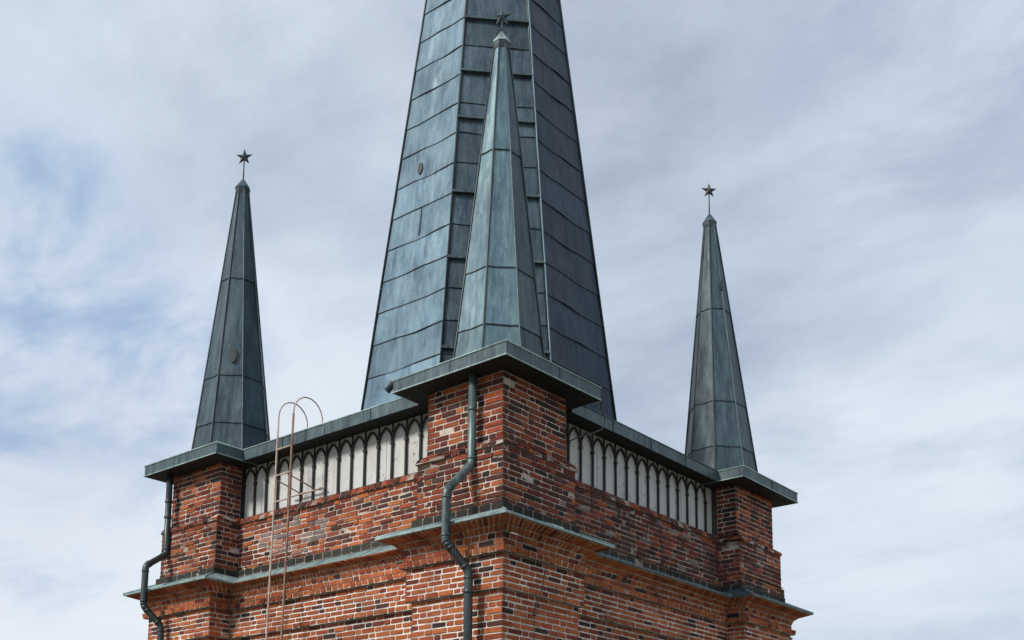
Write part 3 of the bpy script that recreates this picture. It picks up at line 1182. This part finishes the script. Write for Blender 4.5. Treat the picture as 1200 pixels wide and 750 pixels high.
pinnacle(0, .5, .5, (0.0, 0.0), .175, .113, 6)
pinnacle(1, .5, SV - .5, (.075, -.02), .345, .118, -4)
pinnacle(2, SU - .5, SV - .5, (0, 0), .33, .118, 0)
pinnacle(3, SU - .5, .5, (.055, 0), .315, .120, 3)

# --- rainwater pipes
def downpipe(pts, rad_, bands, mat):
    P = bend([W(*p) for p in pts], .055, 5)
    m = MB()
    cut = next(i for i, p in enumerate(P) if p.z < W(0, 0, -1.72).z)
    m.tube(P[:cut + 1], rad_, 14)
    m.tube(P[cut:], rad_, 14, 1)
    d = m.build('downpipe', [mat, M_BLACK], tower, origin=W(*pts[0]))
    for (u, v, z) in bands:
        m = MB()
        c = W(u, v, z)
        m.tube([c - Vector((0, 0, .022)), c - Vector((0, 0, .018)), c + Vector((0, 0, .018)), c + Vector((0, 0, .022))],
               [rad_ * 1.03, rad_ * 1.2, rad_ * 1.2, rad_ * 1.03], 14)
        m.build('pipe_collar', mat if m.v[0].z > W(0, 0, -1.7).z else M_BLACK, d)
    # sleeves at the bends
    for i in (1, 2, 3, 4):
        a, b, c_ = Vector(W(*pts[i - 1])), Vector(W(*pts[i])), Vector(W(*pts[i + 1]))
        for w in (a, c_):
            dd = (w - b).normalized()
            m = MB()
            m.tube([b + dd * .062, b + dd * .088], rad_ * 1.13, 14)
            m.build('pipe_collar', mat if m.v[0].z > W(0, 0, -1.7).z else M_BLACK, d)
    return d


downpipe([(.31, -.092, .02), (.31, -.092, -.885), (.31, -.430, -1.225), (.31, -.430, -1.715), (.195, -.235, -1.975), (.195, -.235, -6.5)],
         .049, [(.31, -.092, -.33), (.195, -.235, -2.17)], M_PIPE)['label'] = 'downpipe on the near pier, pale green above and black below the cornice'
downpipe([(5.39, -.110, .02), (5.39, -.100, -1.02), (5.30, -.425, -1.24), (5.30, -.425, -1.735), (5.20, -.235, -1.96), (5.20, -.235, -6.5)],
         .047, [(5.39, -.105, -.35), (5.39, -.105, -.55), (5.20, -.235, -2.3)], M_BLACK)['label'] = 'black downpipe on the left pier'

# short canister spout behind the left end of the near cap
m = MB()
a = W(1.375, -.17, .155)
d = Vector((-.30, .55, -.62)).normalized()
m.tube([a - d * .05, a, a + d * .07, a + d * .09], [.045, .055, .058, .062], 12, cap=False)
m.tube([a + d * .088, a + d * .04], [.060, .050], 12, 1)
m.build('overflow_spout', [M_EDGE, M_IRON], tower)

# pale vent pipe on the far right-hand flank
m = MB()
b = W(-.10, SV + .245, -1.83)
m.tube([Vector((b.x, b.y, b.z - 9)), b], .03, 10)
m.build('vent_pipe', M_GALV, tower)

# ------------------------------------------------------------------ ladder hooked over the eaves
LD = thing('ladder', W(3.23, -.10, -5.0), 'narrow rusty steel ladder with hooked tops standing against the left side of the tower', 'ladder')
for u, mt, zt in ((3.365, M_RUSTL, .285), (3.10, M_RUST, .285)):
    m = MB()
    pts = [W(u, -.165, -5.0), W(u, -.079, -2.29), W(u, -.052, -.9), W(u, -.042, .0), W(u, -.036, .29)]
    m.tube(pts, .0125 if u > 3.2 else .0155, 9)
    m.build('stile', mt, LD)
    m = MB()
    hk = [W(u, -.036, .27)]
    for q in range(0, 13):
        a = math.pi - q / 12 * R(205)
        hk.append(W(u, .175 + .21 * math.cos(a), .315 + .225 * math.sin(a)))
    m.tube(hk, .0095, 8)
    m.build('hook', M_RUSTL, LD)
z = .19
q = 0
while z > -5:
    # follow the lean of the stiles
    v = -.042 if z > 0 else (-.042 - .010 * (-z) / .9 if z > -.9 else -.052 - .027 * (-z - .9) / 1.39)
    m = MB()
    z_ = -.085 - .31 * q
    if q == 3: break          # the lower rungs are gone
    v = -.042 - .0105 * (-z_ if z_ > -.9 else .9) - (.0194 * (-z_ - .9) if z_ < -.9 else 0)
    m.tube([W(3.365, v, z_), W(3.10, v, z_)], .011, 7)
    m.build('rung', M_RUSTL, LD)
    q += 1
# stays that tie it back to the tracery
for u in (3.365, 3.10):
    m = MB()
    m.tube([W(u, -.05, -.435), W(u - .02, .31, -.525)], .009, 6)
    m.build('stay', M_RUST, LD)
m = MB()
m.tube([W(3.52, .30, -.53), W(2.92, .30, -.53)], .014, 7)
m.tube([W(3.02, .30, -.53), W(2.98, .30, -.53)], .022, 7)
m.tube([W(3.22, .30, -.53), W(3.30, .22, -.76)], .007, 6)
m.build('tie_bar', M_RUSTL, LD)

# ------------------------------------------------------------------ loose cables
m = MB()
m.tube(bend([W(-.10, 1.50, .16), W(.0, 1.60, .155), W(.0, 1.70, .03), W(.0, 1.66, -.09), W(.05, 1.49, -.19), W(.12, 1.35, -.25), W(.28, 1.30, -.31)], .12, 4), .0085, 6)
o = m.build('cable', M_WIRE, None, origin=W(-.10, 1.50, .16))
tag(o, 'loose grey cable looping from the near copper cap across the white arcade', 'cable')
m = MB()
m.tube([W(-.262, .40, -1.80), W(-.218, .385, -1.93), W(-.213, .35, -2.10), W(-.165, .30, -2.30), W(-.163, .285, -2.60), W(-.163, .285, -4.5)], .007, 6)
m.tube([W(-.165, .292, -2.36), W(-.165, .292, -2.33)], .02, 8)
o = m.build('cable', M_WIRE, None, origin=W(-.262, .40, -1.80))
tag(o, 'thin dark cable running down the brickwork below the cornice', 'cable')
